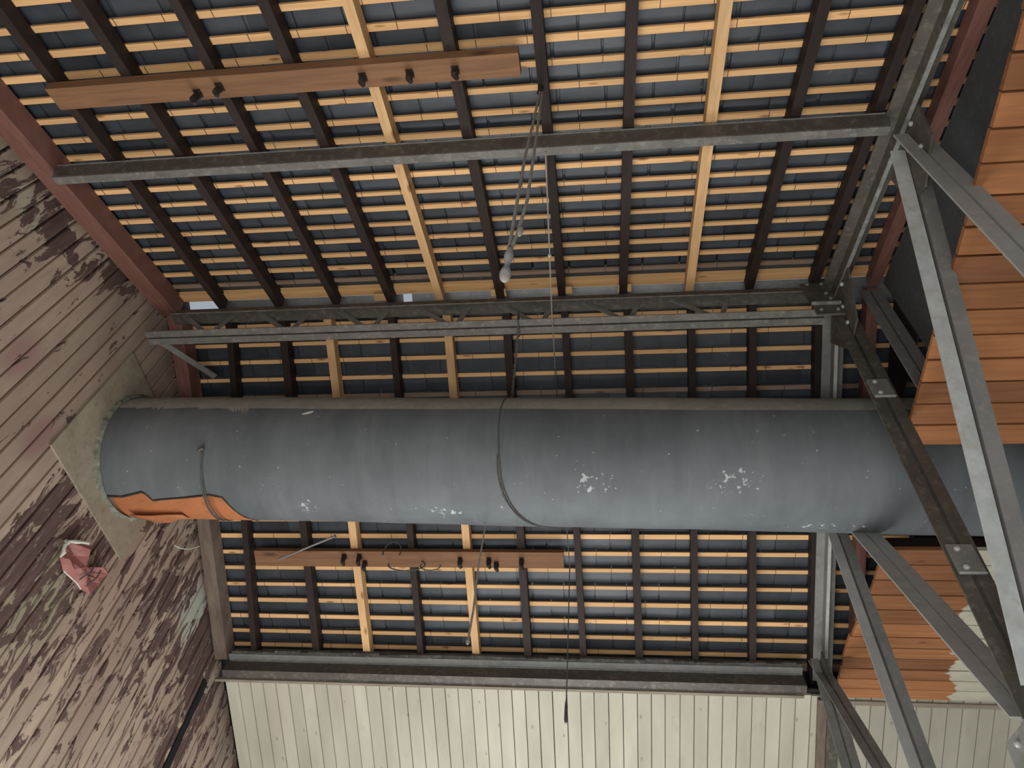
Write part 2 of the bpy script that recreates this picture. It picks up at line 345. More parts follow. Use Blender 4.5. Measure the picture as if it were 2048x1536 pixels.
# ------------------------------------------------------------------ roof slopes
NB = [2.57, 2.45, 2.33, 2.208, 2.085, 1.963, 1.841, 1.727, 1.608, 1.486, 1.362, 1.250, 1.128, 1.004, 0.881, 0.766, 0.641, 0.518, 0.396, 0.276, 0.156]
FB = [0.130, 0.257, 0.376, 0.500, 0.629] + [0.629 + 0.129 * k for k in range(1, 8)] + [1.661, 1.789, 1.915, 2.048, 2.178, 2.310, 2.436, 2.553]
RD = 0.08                                   # rafter depth
XL, XR = -2.86, 1.98
def slope(side, name, label, battens, s_end):
    root = thing(name, rp(side, 0, s_end), label, 'ceiling', kind='structure')
    # ---- slates: one mesh, a copy per slate
    sm = MB(); L = 0.27; hw = 0.1052; c = 0.006
    sm.hexa([(-hw, 0, -0.003), (hw, 0, -0.003), (hw, L, -0.003), (-hw, L, -0.003), (-hw + 0.002, 0, 0.003), (hw - 0.002, 0, 0.003), (hw - 0.004, L, 0.003), (-hw + 0.004, L, 0.003)])
    me = bpy.data.meshes.new('slate'); me.from_pydata(sm.v, [], sm.f); me.materials.append(M['slate'])
    th = math.pi + PT if side == NEAR else -PT
    zin = 1.0 if side == NEAR else -1.0
    spots = []
    rows = sorted(battens)
    for k, s in enumerate(rows):
        off = 0.11 * (k % 2) + U(-0.012, 0.012)
        x = -2.93 + off
        while x < XR:
            spots.append((x + U(-0.004, 0.004), s - 0.02 + U(-0.004, 0.004), k)); x += 0.2205
    def vis(q):
        x, s, k = q
        if x < -2.85 or x > 1.34: return False
        if side == NEAR:
            return 0.0 < s < 2.05 and x > -2.85 and not (s > 1.80 and x < -2.6)
        return not (0.70 < s < 1.50)
    good = [q for q in spots if vis(q)]
    good.sort(key=lambda q: (-q[1] if side == NEAR else abs(q[1] - 2.0)))
    good = good[:300]; gs = set(good)
    rest = MB()
    def mat4(q):
        x, s, k = q
        t_ = U(0.064, 0.078)
        rot = Matrix.Rotation(th, 4, 'X') @ Matrix.Rotation(-zin * t_, 4, 'X') @ Matrix.Rotation(U(-0.022, 0.022), 4, 'Y') @ Matrix.Rotation(U(-0.008, 0.008), 4, 'Z')
        r = Matrix.Translation(rp(side, x, s, -RD - 0.029)) @ rot
        return r
    for q in spots:
        mm = mat4(q)
        if q in gs:
            o = bpy.data.objects.new('slate', me); COL.objects.link(o); o.parent = root
            o.matrix_local = Matrix.Translation(-root.location) @ mm
        else:
            rest.hexa([mm @ p for p in sm.v])
    tag(rest.build('slates', M['slate'], root), kind='stuff')
    # ---- added dark sheet blocking light leaks over the hidden courses, next bay and eaves
    b = MB(); b.rbox(side, -3.05, 4.2, 0.11, 4.3, -RD - 0.075, -RD - 0.065); b.rbox(side, -3.05, -2.80, -0.05, 0.11, -RD - 0.075, -RD - 0.065); b.rbox(side, 1.98, 4.2, -0.05, 0.11, -RD - 0.075, -RD - 0.065); b.build('leak_block_sheet', M['dark_back'], root)
    # ---- slate hooks: little wires bent over the battens at the slate joints
    hk = MB()
    for (x, s, k) in spots:
        if R() < 0.72 and x < 1.4:
            xx = x + 0.11; s0 = rows[k]
            hk.rbox(side, xx - 0.0013, xx + 0.0013, s0 - 0.019, s0 + 0.019, -RD - 0.001, -RD + 0.002)
    tag(hk.build('slate_hooks', M['iron_black'], root), kind='stuff')
    # ---- battens
    for s in battens:
        b = MB(); hw2 = U(0.0138, 0.0158); dj = U(-0.002, 0.002)
        b.rbox(side, XL, XR, s - hw2 + dj, s + hw2 - dj, -RD - 0.012, -RD)
        grey = (side == NEAR and s < 0.2) or (side == FAR and abs(s - 0.629) < 0.01)  # greyer tone by the ridge and on one course above the duct
        b.build('batten', M['batten_grey'] if grey else M['batten'], root)
    return root
near = slope(NEAR, 'ceiling', 'near slate roof slope seen from beneath, pine battens on dark rafters, above the steel purlin', NB, 2.6)
far = slope(FAR, 'ceiling.001', 'far slate roof slope behind the grey duct, pine battens on dark rafters', FB, 2.62)
ORG_near = near
RW = 0.046
for side, root, lst, s1 in ((NEAR, near, [(-2.50, 0.02, 'd'), (-2.108, -0.014, 'd'), (-1.715, 0.0, 'd'), (-1.350, 0.0, 'd'), (-1.027, 0.03, 'n'), (-0.640, 0.01, 'd'), (-0.250, 0.004, 'd'), (0.127, 0.012, 'd'), (0.527, -0.036, 'n'), (0.885, 0.0, 'd'), (1.262, -0.022, 'd')], 2.62),
                        (FAR, far, [(-2.470, -0.175, 'd'), (-2.108, -0.05, 'd'), (-1.796, 0.03, 'n'), (-1.362, 0.0, 'd'), (-1.000, 0.045, 'n'), (-0.614, 0.035, 'd'), (-0.240, 0.06, 'd'), (0.152, 0.055, 'd'), (0.545, 0.05, 'd'), (0.910, 0.07, 'd'), (1.300, 0.08, 'd')], 2.72)):
    for x, sk, k in lst:
        b = MB(); ww = RW * U(0.92, 1.15)
        n = 6
        for i in range(n):      # gently uneven timber
            pass
        b.rbox(side, x, x + ww, 0.012, s1, -RD, U(-0.002, 0.003), skew=sk)
        o = b.build('rafter', M['rafter_dark' if k == 'd' else 'rafter_new'], root)
        if k == 'n': o['label'] = 'rafter of new pale pine'
    # rafters of the next bay beyond the truss
    b = MB(); b.rbox(side, 1.595, 1.66, 0.012, s1, -RD, 0.0, skew=-0.15 if side == NEAR else 0.05)
    tag(b.build('rafter', M['redwood'], root), 'thick red-brown rafter beyond the truss')
# gable rafters (thick, red-brown) along the plank wall
b = MB(); b.rbox(NEAR, -2.885, -2.765, 0.02, 2.62, -RD, 0.05); tag(b.build('verge_rafter', M['redwood'], near), 'thick red-brown stained rafter along the gable')
b = MB(); b.rbox(FAR, -2.85, -2.755, 0.02, 1.15, -RD, 0.05, skew=-0.012); tag(b.build('verge_rafter', M['redwood'], far), 'red-brown stained rafter along the gable')
b = MB(); b.rbox(FAR, -2.862, -2.767, 1.15, 2.60, -RD, 0.05, skew=-0.04); tag(b.build('verge_rafter', M['dusty_wood'], far), 'dusty brown rafter foot along the gable')
# ridge board, last wide batten at the ridge, zinc ridge flashing
b = MB(); b.rbox(NEAR, XL, XR, 0.012, 0.082, -RD - 0.02, -RD + 0.012); tag(b.build('ridge_board', M['batten'], near), 'wide pine board along the ridge')
b = MB()
for x0, x1 in ((-3.0, -2.80), (-2.585, -1.285), (-1.225, 2.0)):
    b.rbox(NEAR, x0, x1, -0.045, 0.13, -RD - 0.066, -RD - 0.062); b.rbox(FAR, x0, x1, -0.045, 0.16, -RD - 0.066, -RD - 0.062)
for x0, x1 in ((-2.80, -2.585), (-1.285, -1.225)):
    b.rbox(FAR, x0, x1, 0.012, 0.16, -RD - 0.066, -RD - 0.062); b.rbox(NEAR, x0, x1, -0.02, 0.13, -RD - 0.066, -RD - 0.062)
tag(b.build('ridge_flashing', M['zinc'], near), 'grey zinc flashing showing at the ridge gap')
b = MB(); b.rbox(FAR, XL, XR, 2.60, 2.66, -RD - 0.02, -RD + 0.01); b.build('eaves_board', M['batten_grey'], far)

# ------------------------------------------------------------------ wall_left: vertical planks of the gable
XG = -2.925
wl = thing('wall_left', (XG, 2.3, 0.0), 'gable wall of vertical planks with peeling beige paint over dark brown wood', 'wall', kind='structure')
def roof_z(y): return ZR - abs(y - YR) * math.tan(PT)
y = -0.4
PW = 0.0985
while y < 5.75:
    wd = PW * U(0.94, 1.05)
    g = 0.0035
    y0, y1 = y + g, y + wd - g
    if abs(y0 - 4.68) < 0.05: y0 += 0.022
    d = U(-0.004, 0.004)
    xb, xf = XG - 0.02, XG + d
    z0 = 0.75
    zt0, zt1 = roof_z(y0) + 0.06, roof_z(y1) + 0.06
    b = MB(); ch = 0.004
    b.hexa([(xb, y0, z0), (xf, y0 + ch, z0), (xf + U(-.002, .002), y1 - ch, z0), (xb, y1, z0), (xb, y0, zt0), (xf, y0 + ch, zt0), (xf, y1 - ch, zt1), (xb, y1, zt1)])
    b.build('plank', M['wall'], wl)
    y += wd
b = MB(); b.prism([(XG - 0.05, -0.4, 0.7), (XG - 0.05, 5.8, 0.7), (XG - 0.05, 5.8, roof_z(5.8) + 0.1), (XG - 0.05, YR, roof_z(YR) + 0.12), (XG - 0.05, -0.4, roof_z(-0.4) + 0.1)], (0.02, 0, 0))
b.build('backing', M['dark_back'], wl)  # added dark sheet stops light coming through the plank gaps
b = MB(); b.box(XG + 0.004, XG + 0.014, 4.655, 4.715, 0.75, roof_z(4.7) - 0.20); tag(b.build('joint_shade_strip', M['black'], wl), 'black strip standing for the shade of an open joint')  # raised black strip puts in the shade of a gap between planks
# cement panel round the duct
b = MB(); b.box(XG + 0.002, XG + 0.014, 2.33, 3.25, 2.70 + EYE, 3.575 + EYE); tag(b.build('cement_panel', M['cement'], wl), 'square mossy cement panel round the duct')

# ------------------------------------------------------------------ cream boards under the foot of the far slope
NW = 0.152
cw = thing('ceiling.002', rp(FAR, 0, 4.0, NW), 'sloping ceiling of cream painted boards below the eaves beam', 'ceiling', kind='structure')
x = -2.785; i = 0
while x < 3.5:
    wd = 0.0965 * U(0.96, 1.04)
    b = MB(); d = U(-0.002, 0.002); ch = 0.003; s0, s1 = 2.690 + U(-0.003, 0.003), 4.15
    e_ = U(0.0006, 0.0018); ch = 0.002
    c8 = [(x + e_, s0, NW - 0.02), (x + wd - e_, s0, NW - 0.02), (x + wd - e_, s1, NW - 0.02), (x + e_, s1, NW - 0.02),
          (x + e_ + ch, s0, NW + d), (x + wd - e_ - ch, s0, NW + d), (x + wd - e_ - ch, s1, NW + d), (x + e_ + ch, s1, NW + d)]
    b.hexa([rp(FAR, *q) for q in c8]); b.build('board', M['white'], cw); x += wd
b = MB(); b.rbox(FAR, -2.785, 3.5, 2.66, 4.15, NW - 0.04, NW - 0.024); b.build('backing', M['dark_back'], cw)  # added to keep light from leaking between the boards
b = MB(); b.rbox(FAR, -2.86, 1.30, 2.688, 2.708, NW - 0.01, NW + 0.010); tag(b.build('edge_strip', M['strip'], cw), 'dusty strip along the upper edge of the boards')
b = MB(); b.rbox(FAR, 1.50, 3.5, 2.715, 2.745, NW - 0.0, NW + 0.014); tag(b.build('edge_strip', M['strip'], cw), 'dusty strip where boards meet plank ceiling')

# ------------------------------------------------------------------ horizontal plank ceiling of the next bay, with a slot for the duct
ZC = 2.80 + EYE
co = thing('ceiling.003', (2.2, 2.6, ZC), 'flat ceiling of orange pine planks beyond the truss, cream paint left on one end', 'ceiling', kind='structure')
SL0, SL1 = 2.487, 3.238
def oplank(y0, y1, xs, xe=None):
    b = MB(); d = U(-0.002, 0.002); xe = xs if xe is None else xe
    b.hexa([(xs, y0 + 0.0025, ZC + 0.022), (3.6, y0 + 0.0025, ZC + 0.022), (3.6, y1 - 0.0025, ZC + 0.022), (xe, y1 - 0.0025, ZC + 0.022),
            (xs, y0 + 0.005, ZC + d), (3.6, y0 + 0.005, ZC + d), (3.6, y1 - 0.005, ZC + d), (xe, y1 - 0.005, ZC + d)])
    b.build('plank', M['orange'], co)
ys = SL0
while ys > 0.05:
    w_ = 0.1275 * U(0.98, 1.02); j = U(-0.004, 0.004); ef = lambda q: 1.408 + 0.045 * q / 2.5 + j
    oplank(ys - w_, ys, ef(ys - w_), ef(ys)); ys -= w_
ys = SL1; k = 0
while ys < 4.70:
    w_ = (0.131 if ys < 4.0 else 0.113) * U(0.97, 1.03)
    ye = min(ys + w_, 4.715)
    edge = 1.492 + 0.018 * math.sin(ys * 4.1); j = U(-0.006, 0.006)
    oplank(ys, ye, edge + j, 1.492 + 0.018 * math.sin(ye * 4.1) + j); ys += w_
for y0 in (SL0 - 0.07, SL1 + 0.02):
    b = MB(); b.box(1.50, 3.6, y0, y0 + 0.05, ZC + 0.024, ZC + 0.10); b.build('joist', M['rafter_dark'], co)
# grey vertical partition above the edge of the plank ceiling
wr = MB(); XP = 1.665
px_ = lambda q: 1.518 + 0.0675 * q
wr.prism([(px_(0.0), 0.0, ZC + 0.026), (px_(2.25), 2.25, ZC + 0.026), (px_(2.25), 2.25, ZR - 0.02), (px_(0.0), 0.0, roof_z(0.0) - 0.012)], (0.012, 0, 0))
tag(wr.build('wall_right', M['panel']), 'dark grey sheet partition closing the gap between plank ceiling and roof', 'partition', kind='structure')

b = MB(); b.prism([(1.735, 2.262, 3.54 + EYE), (1.735, 3.34, 3.54 + EYE), (1.735, 2.262, roof_z(2.29) - 0.03)], (0.012, 0, 0)); tag(b.build('wall_right', M['rafter_dark']), 'dark brown sheet added to darken the roof peak above the duct', 'partition', kind='structure')  # added dark sheet hides the battens so the peak looks dark

# ------------------------------------------------------------------ steel purlins and ridge girder
def purlin(name, label, side, x0, x1, s_web, depth, fl, dirn, m_web, m_fl, edge):
    t = thing(name, rp(side, 0, s_web, depth), label, 'beam')
    th = 0.008
    b = MB(); b.rbox(side, x0, x1, min(s_web, s_web + dirn * th), max(s_web, s_web + dirn * th), 0.004, depth); b.build('web', m_web, t)
    b = MB(); a, c = sorted((s_web, s_web + dirn * fl)); b.rbox(side, x0, x1, a, c, depth, depth + th); b.build('flange', m_fl, t)
    b = MB(); b.rbox(side, x0, x1, a, c, 0.004, 0.012); b.build('flange', m_fl, t)
    b = MB(); b.rbox(side, x0, x1, s_web - dirn * 0.005, s_web + dirn * 0.001, edge[0], edge[1]); tag(b.build('edge', M['edge_metal'], t), 'bright edge with painted-in highlight')
    return t
purlin('steel_purlin', 'brown steel channel purlin crossing under the near roof slope', NEAR, -2.76, 1.305, 1.292, 0.092, 0.048, -1, M['steel'], M['steel_dusty'], (0.012, 0.016))
eb = thing('eaves_beam', rp(FAR, 0, 2.65, 0.14), 'dusty steel eaves beam along the top of the cream boards', 'beam')
b = MB(); b.rbox(FAR, -2.80, 1.32, 2.566, 2.628, 0.018, 0.03); tag(b.build('soffit', M['soffit'], eb), 'pale dusty grey upper strip')
b = MB(); b.rbox(FAR, -2.80, 1.32, 2.620, 2.628, 0.03, 0.14); b.build('web', M['steel'], eb)
b = MB(); b.rbox(FAR, -2.80, 1.32, 2.620, 2.690, 0.14, 0.148); b.build('flange', M['steel'], eb)
b = MB(); b.rbox(FAR, -2.78, 1.32, 2.612, 2.620, 0.030, 0.037); tag(b.build('edge', M['edge_metal'], eb), 'bright edge with painted-in highlight')
b = MB()
xx = -2.78
while xx < 1.3:
    l_ = U(0.05, 0.22); b.rbox(FAR, xx, min(xx + l_, 1.32), 2.545 + U(-0.012, 0.008), 2.57, 0.002, 0.022 + U(0, 0.006)); xx += l_
tag(b.build('mortar_bed', M['rubble'], eb), 'dark crumbly mortar bed')

gd = thing('ridge_girder', (0, YR, 3.63 + EYE), 'steel lattice girder hanging along the ridge, two chords with zigzag bars', 'beam')
b = MB(); X0, X1 = -2.80, 1.27
b.box(X0, X1, YR - 0.03, YR - 0.022, 3.925 + EYE, 3.968 + EYE); b.box(X0, X1, YR - 0.03, YR + 0.05, 3.918 + EYE, 3.925 + EYE); b.build('top_chord', M['steel'], gd)
b = MB(); b.box(X0, X1, YR - 0.034, YR - 0.029, 3.914 + EYE, 3.922 + EYE); tag(b.build('edge', M['edge_metal'], gd), 'bright edge with painted-in highlight')
for y0, y1 in ((YR - 0.05, YR - 0.006), (YR + 0.006, YR + 0.05)):
    b = MB(); b.box(X0 - 0.05, X1, y0, y1, 3.672 + EYE, 3.679 + EYE)
    yy = YR - 0.012 if y0 < YR else YR + 0.006
    b.box(X0 - 0.05, X1, yy, yy + 0.006, 3.679 + EYE, 3.73 + EYE); b.build('bottom_chord', M['steel_dusty'], gd)
xz = []
a = -2.72; up_ = True
while a < 1.2:
    xz.append(a); a += 0.262
for i in range(len(xz) - 1):
    x0, x1 = (xz[i], xz[i + 1])
    zt, zb = 3.94 + EYE, 3.70 + EYE
    if i % 2 == 0: p, q = Vector((x0, YR, zt)), Vector((x1, YR, zb))
    else: p, q = Vector((x0 + 0.02, YR, zb)), Vector((x0 + 0.085, YR, zt))
    if i % 2: pass
    d = (q - p); pr = Vector((-d.z, 0, d.x)).normalized() * 0.015
    b = MB(); b.obox(p - pr + Vector((0, -0.004, 0)), d, pr * 2, (0, 0.008, 0)); b.build('lattice_bar', M['steel_grey'], gd)
# end plates
b = MB(); b.prism([(1.19, YR - 0.055, 3.968 + EYE), (1.33, YR - 0.055, 3.968 + EYE), (1.36, YR - 0.055, 3.62 + EYE), (1.21, YR - 0.055, 3.62 + EYE)], (0, 0.012, 0)); b.build('end_plate', M['steel'], gd)
b = MB(); b.box(1.20, 1.36, YR - 0.075, YR - 0.055, 3.715 + EYE, 3.726 + EYE); b.build('edge', M['edge_metal'], gd)
b = MB()
for x, z in ((1.23, 3.95), (1.31, 3.95), (1.31, 3.84), (1.32, 3.78), (1.24, 3.66), (1.33, 3.66)):
    b.tube([(x, YR - 0.055, z + EYE), (x, YR - 0.063, z + EYE), (x, YR - 0.068, z + EYE)], 0.01, 8, rs=[0.011, 0.011, 0.005])
tag(b.build('rivets', M['steel_grey'], gd), kind='stuff')
# flat iron tie from the girder's end to the far slope
b = MB(); p, q = Vector((-2.80, YR + 0.03, 3.70 + EYE)), Vector((-2.575, 2.675, 3.785 + EYE)); d = q - p; sd = Vector((1, -0.35, 0.2)); sd = (sd - d * sd.dot(d) / d.dot(d)).normalized() * 0.042; nn = d.cross(sd).normalized() * 0.006
b.obox(p - sd / 2, d, sd, nn); tag(b.build('tie_bar', M['steel_grey']), 'flat grey iron tie bar slanting from the girder end by the plank wall', 'tie bar')

# ------------------------------------------------------------------ roof truss (plane x = XT)
XT = 1.38
tr = thing('roof_truss', (XT, YR, 1.35 + EYE), 'steel roof truss of paired angle bars standing across the roof on the right', 'truss')
def member(name, p0, p1, face, w=0.13, leg=0.05, th=0.008, gap=0.014, mat='steel_grey', x=XT, mat2=None, parent=None):
    """pair of angles: flanges across x on the face side, webs behind; p0, p1 are (y, z) from the eye"""
    p0 = Vector((x, p0[0], p0[1] + EYE)); p1 = Vector((x, p1[0], p1[1] + EYE)); d = p1 - p0
    fv = Vector((0, face[0], face[1])); fv = (fv - d * fv.dot(d) / d.dot(d)).normalized()
    b = MB()
    for sgn in (-1, 1):
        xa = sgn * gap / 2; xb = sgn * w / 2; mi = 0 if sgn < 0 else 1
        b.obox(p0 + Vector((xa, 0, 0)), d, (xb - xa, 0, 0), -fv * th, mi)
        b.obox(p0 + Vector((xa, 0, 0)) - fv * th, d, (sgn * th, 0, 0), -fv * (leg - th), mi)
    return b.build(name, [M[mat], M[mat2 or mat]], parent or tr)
def tchord(side, name, s0, s1, w, n0, leg, mat, x0=XT, skew=0.0):
    b = MB(); b.rbox(side, x0 - w / 2, x0 + w / 2, s0, s1, n0, n0 + 0.009, skew); b.rbox(side, x0 - 0.011, x0 + 0.011, s0, s1, n0 + 0.009, n0 + leg, skew)
    o = b.build(name, M[mat], tr)
    b = MB(); b.rbox(side, x0 - 0.010, x0 + 0.010, s0, s1, n0 + leg, n0 + leg + 0.003, skew); tag(b.build('edge', M['edge_metal'] if side == NEAR else M['steel_bright'], tr), 'bright lower edge with painted-in highlight')  # bright strip paints in the lit lip of the web
    return o
tchord(NEAR, 'top_chord', 0.0, 2.62, 0.135, 0.025, 0.075, 'steel', 1.385, -0.045)
tchord(FAR, 'top_chord', 0.0, 2.66, 0.125, 0.025, 0.075, 'steel_grey', 1.398, 0.052)
member('bottom_chord', (-0.5, 1.20), (4.6, 1.20), (0, -1), 0.14, 0.06)
member('king_post', (2.285, 3.66), (2.375, 1.36), (-1, 0), 0.125, 0.05, mat='steel', gap=0.018)
member('post', (1.165, 3.38), (1.225, 1.36), (-1, -0.1), 0.135, 0.05, mat='steel_pale')
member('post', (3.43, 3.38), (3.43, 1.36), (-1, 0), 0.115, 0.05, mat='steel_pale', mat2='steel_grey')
member('post', (4.42, 2.90), (4.385, 1.36), (-1, 0), 0.11, 0.05, mat='steel_grey')
member('diagonal', (1.235, 3.37), (2.285, 1.42), (-0.88, -0.47), 0.135, 0.055, mat='steel_bright', mat2='steel_grey')  # left angle paler: light from below put into its colour
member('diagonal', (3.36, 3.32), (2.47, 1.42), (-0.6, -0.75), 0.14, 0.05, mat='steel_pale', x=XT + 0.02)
member('diagonal', (4.50, 2.94), (3.60, 1.40), (-0.6, -0.75), 0.10, 0.05, mat='steel_grey')
# second king post behind, beside the grey partition
member('post', (2.27, 3.93), (2.27, 2.83), (-1, 0), 0.12, 0.05, mat='steel_grey', x=1.585)
# gusset plates with rivets
def gusset(poly, rivets, mat='steel', x=XT - 0.004, th=0.010):
    b = MB(); b.prism([(x, p[0], p[1] + EYE) for p in poly], (th, 0, 0)); o = b.build('gusset_plate', M[mat], tr)
    b = MB()
    for (yy, zz) in rivets:
        b.tube([(x, yy, zz + EYE), (x - 0.007, yy, zz + EYE), (x - 0.013, yy, zz + EYE)], 0.011, 8, rs=[0.012, 0.012, 0.006])
    tag(b.build('rivets', M['steel_bright'], o), kind='stuff')
gusset([(1.02, 3.40), (1.40, 3.56), (1.42, 3.20), (1.30, 3.10), (1.10, 3.16)], [(1.12, 3.37), (1.22, 3.33), (1.32, 3.42), (1.33, 3.24), (1.17, 3.22)])
gusset([(2.02, 3.80), (2.287, 3.93), (2.55, 3.80), (2.40, 3.50), (2.20, 3.50)], [(2.15, 3.80), (2.25, 3.72), (2.35, 3.82), (2.28, 3.60)])
gusset([(3.24, 3.50), (3.58, 3.36), (3.50, 3.06), (3.28, 3.10)], [(3.35, 3.40), (3.47, 3.32), (3.38, 3.2)])
gusset([(4.34, 2.90), (4.58, 2.80), (4.50, 2.60), (4.32, 2.62)], [(4.45, 2.80), (4.40, 2.70)])
gusset([(2.00, 1.37), (2.66, 1.43), (2.70, 1.14), (2.00, 1.14)], [(2.58, 1.385), (2.30, 1.33), (2.42, 1.30)], 'steel_grey')
# packing plates riveted across the king post
for zz in (3.02, 1.98):
    yk = 2.285 + (3.66 - zz) * 0.039
    b = MB(); b.box(XT - 0.052, XT + 0.045, yk - 0.012, yk - 0.001, zz - 0.07 + EYE, zz + 0.07 + EYE); o = b.build('packing_plate', M['steel_grey'], tr)
    b = MB()
    for dz in (-0.045, 0.045):
        b.tube([(XT - 0.02, yk - 0.012, zz + dz + EYE), (XT - 0.02, yk - 0.020, zz + dz + EYE), (XT - 0.02, yk - 0.024, zz + dz + EYE)], 0.011, 8, rs=[0.012, 0.012, 0.006])
    b.box(XT - 0.052, XT + 0.045, yk - 0.016, yk - 0.012, zz - 0.073 + EYE, zz - 0.066 + EYE)
    tag(b.build('rivets', M['steel_bright'], o), kind='stuff')
# truss foot running on down the cream boards: a brown batten and a dark steel bar
b = MB(); b.rbox(FAR, 1.385, 1.44, 2.70, 4.1, NW + 0.003, NW + 0.035, skew=0.02); tag(b.build('cover_batten', M['dusty_wood']), 'narrow brown batten running down the cream boards beside the dark bar', 'batten')
b = MB(); b.rbox(FAR, 1.442, 1.512, 2.68, 4.1, NW + 0.003, NW + 0.05, skew=0.02); tag(b.build('steel_bar', M['steel']), 'dark brown steel bar running down the cream boards below the truss foot', 'bar')

# ------------------------------------------------------------------ the big duct
RAD = 0.375; DD = 4.3
def axis(x):
    e = math.radians(47.35 - 0.27 * x)
    return Vector((x, DD * math.cos(e), DD * math.sin(e) + EYE))
def on_duct(x, deg, r=RAD):
    c = axis(x); a = math.radians(deg); return Vector((x, c.y + r * math.cos(a), c.z + r * math.sin(a)))
duct = thing('ventilation_duct', axis(-2.9) - Vector((0, 0, RAD)), 'huge dark grey round duct crossing the loft, torn open beside the plank wall', 'duct')
def hole(x):
    """first and last angle of the tear at x (degrees)"""
    pts = [(-2.96, 266), (-2.80, 266.5), (-2.66, 260.5), (-2.635, 264), (-2.615, 270.5), (-2.57, 269), (-2.40, 266), (-2.25, 262.5), (-2.175, 265), (-2.155, 272), (-2.10, 300), (-2.055, 345)]
    if x >= pts[-1][0]: return None
    for (xa, aa), (xb, ab) in zip(pts, pts[1:]):
        if xa <= x <= xb: return aa + (ab - aa) * (x - xa) / (xb - xa), 345
    return pts[0][1], 345
xs = sorted(set(round(q, 4) for q in [-2.95 + 0.0175 * i for i in range(52)] + [-2.055, -2.635, -2.615] + [-2.04 + 0.11 * i for i in range(52)]))
NA = 96
b = MB(); base = []
for x in xs:
    h = hole(x)
    a1, a0 = (h[0], h[1] - 360) if h else (345, -15)
    rj = 0.0012 * math.sin(x * 9) + (0.003 if abs(x + 0.545) < 0.012 else 0)
    for k in range(NA + 1):
        a = a0 + (a1 - a0) * k / NA
        b.v.append(on_duct(x, a, RAD + rj + 0.002 * math.sin(a * 0.05 + x * 3)))
for i in range(len(xs) - 1):
    h = hole(xs[i]); a1, a0 = (h[0], h[1] - 360) if h else (345, -15)
    for k in range(NA):
        am = a0 + (a1 - a0) * (k + 0.5) / NA
        p = i * (NA + 1) + k
        b.f.append((p, p + 1, p + NA + 2, p + NA + 1))
        lim = 176.5
        b.mi.append(1 if 6 < am < lim else 0)
sh = b.build('shell', [M['duct'], M['dust']], duct, smooth=True)
md = sh.modifiers.new('thickness', 'SOLIDIFY'); md.thickness = 0.026; md.offset = -1; sh.data.materials.append(M['iron_black']); md.material_offset_rim = 2  # rim coloured black for the shadow inside the tear
b = MB(); xs2 = [-2.95 + 0.0505 * i for i in range(18)]
for x in xs2:
    for k in range(49): b.v.append(on_duct(x, 240 + 115 * k / 48, RAD - 0.062 + 0.064 * min(1, max(0, (240 + 115 * k / 48 - 262) / 48))))
for i in range(len(xs2) - 1):
    for k in range(48):
        p = i * 49 + k; b.f.append((p, p + 1, p + 50, p + 49)); b.mi.append(0)
o = b.build('inner_duct', M['terracotta'], duct, smooth=True); md = o.modifiers.new('thickness', 'SOLIDIFY'); md.thickness = 0.01; md.offset = -1
tag(o, 'bare orange inner duct showing through the tear')
b = MB(); lx = [-2.90 + 0.0125 * i for i in range(68)]
b.tube([on_duct(x, hole(x)[0] - 0.6, RAD - 0.004) for x in lx if hole(x)], 0.0085, 8); tag(b.build('torn_lip_shade', M['iron_black'], duct, smooth=True), 'curled lip of the tear, its shade painted black')  # black tube puts the shadow along the tear into the lip
# loose curled flap of orange lining at the bottom of the tear
b = MB()
for i, x in enumerate([-2.84, -2.76, -2.68, -2.60, -2.50]):
    for k in range(5): b.v.append(on_duct(x, 293 + k * 9, RAD + 0.009 + 0.006 * math.sin(i * 1.3) + (0.02 if i in (1, 2) and k > 2 else 0)))
for i in range(4):
    for k in range(4): p = i * 5 + k; b.f.append((p, p + 1, p + 6, p + 5)); b.mi.append(0)
o = b.build('torn_flap', M['terracotta'], duct, smooth=True); md = o.modifiers.new('thickness', 'SOLIDIFY'); md.thickness = 0.006
# mortar collar where the duct meets the wall
b = MB(); nc = 160
for k in range(nc):
    a = 360 * k / nc; j = U(-0.006, 0.008)
    for (r, dx) in ((RAD + 0.002, 0.022), (RAD + 0.012 + j, 0.012), (RAD + 0.022 + j * 1.6, 0.000)):
        p = on_duct(XG + dx + 0.012, a, r); b.v.append(p)
for k in range(nc):
    k2 = (k + 1) % nc
    for q in range(2): b.f.append((k * 3 + q, k2 * 3 + q, k2 * 3 + q + 1, k * 3 + q + 1)); b.mi.append(0)
o = b.build('mortar_collar', M['mortar'], duct, smooth=True); tag(o, 'crumbling mossy mortar collar against the wall')
# wire strap round the torn end and hanging wire round the middle
b = MB(); b.tube([on_duct(-2.258 - 0.05 * max(0, (a - 225)) / 90, a, RAD + 0.006) for a in range(215, 345, 5)], 0.005, 6)
b.tube([on_duct(-2.262 - 0.015 * max(0, (a - 245)) / 90, a, RAD + 0.006) for a in range(222, 345, 5)], 0.004, 6)
b.tube([on_duct(-2.285 + 0.008 * i, 222 - 0.8 * i, RAD + 0.012) for i in range(5)], 0.012, 6); tag(b.build('wire_strap', M['cord_dark'], duct), 'rusty wire strap with a twisted knot round the torn end')
b = MB(); b.tube([on_duct(-0.55 - 0.012 * math.sin((a - 150) / 25), a, RAD + 0.005) for a in range(90, 262, 4)], 0.0035, 6)
b.tube([on_duct(-0.562 + 0.00006 * max(0, a - 232) ** 1.9, a, RAD + 0.005) for a in range(222, 330, 4)], 0.004, 6)
b.tube([on_duct(-0.548 + 0.00006 * max(0, a - 232) ** 1.9, a, RAD + 0.005) for a in range(240, 330, 4)], 0.0035, 6); b.build('wire_strap', M['cord_dark'], duct)
p = on_duct(-1.683, 183, RAD + 0.002)
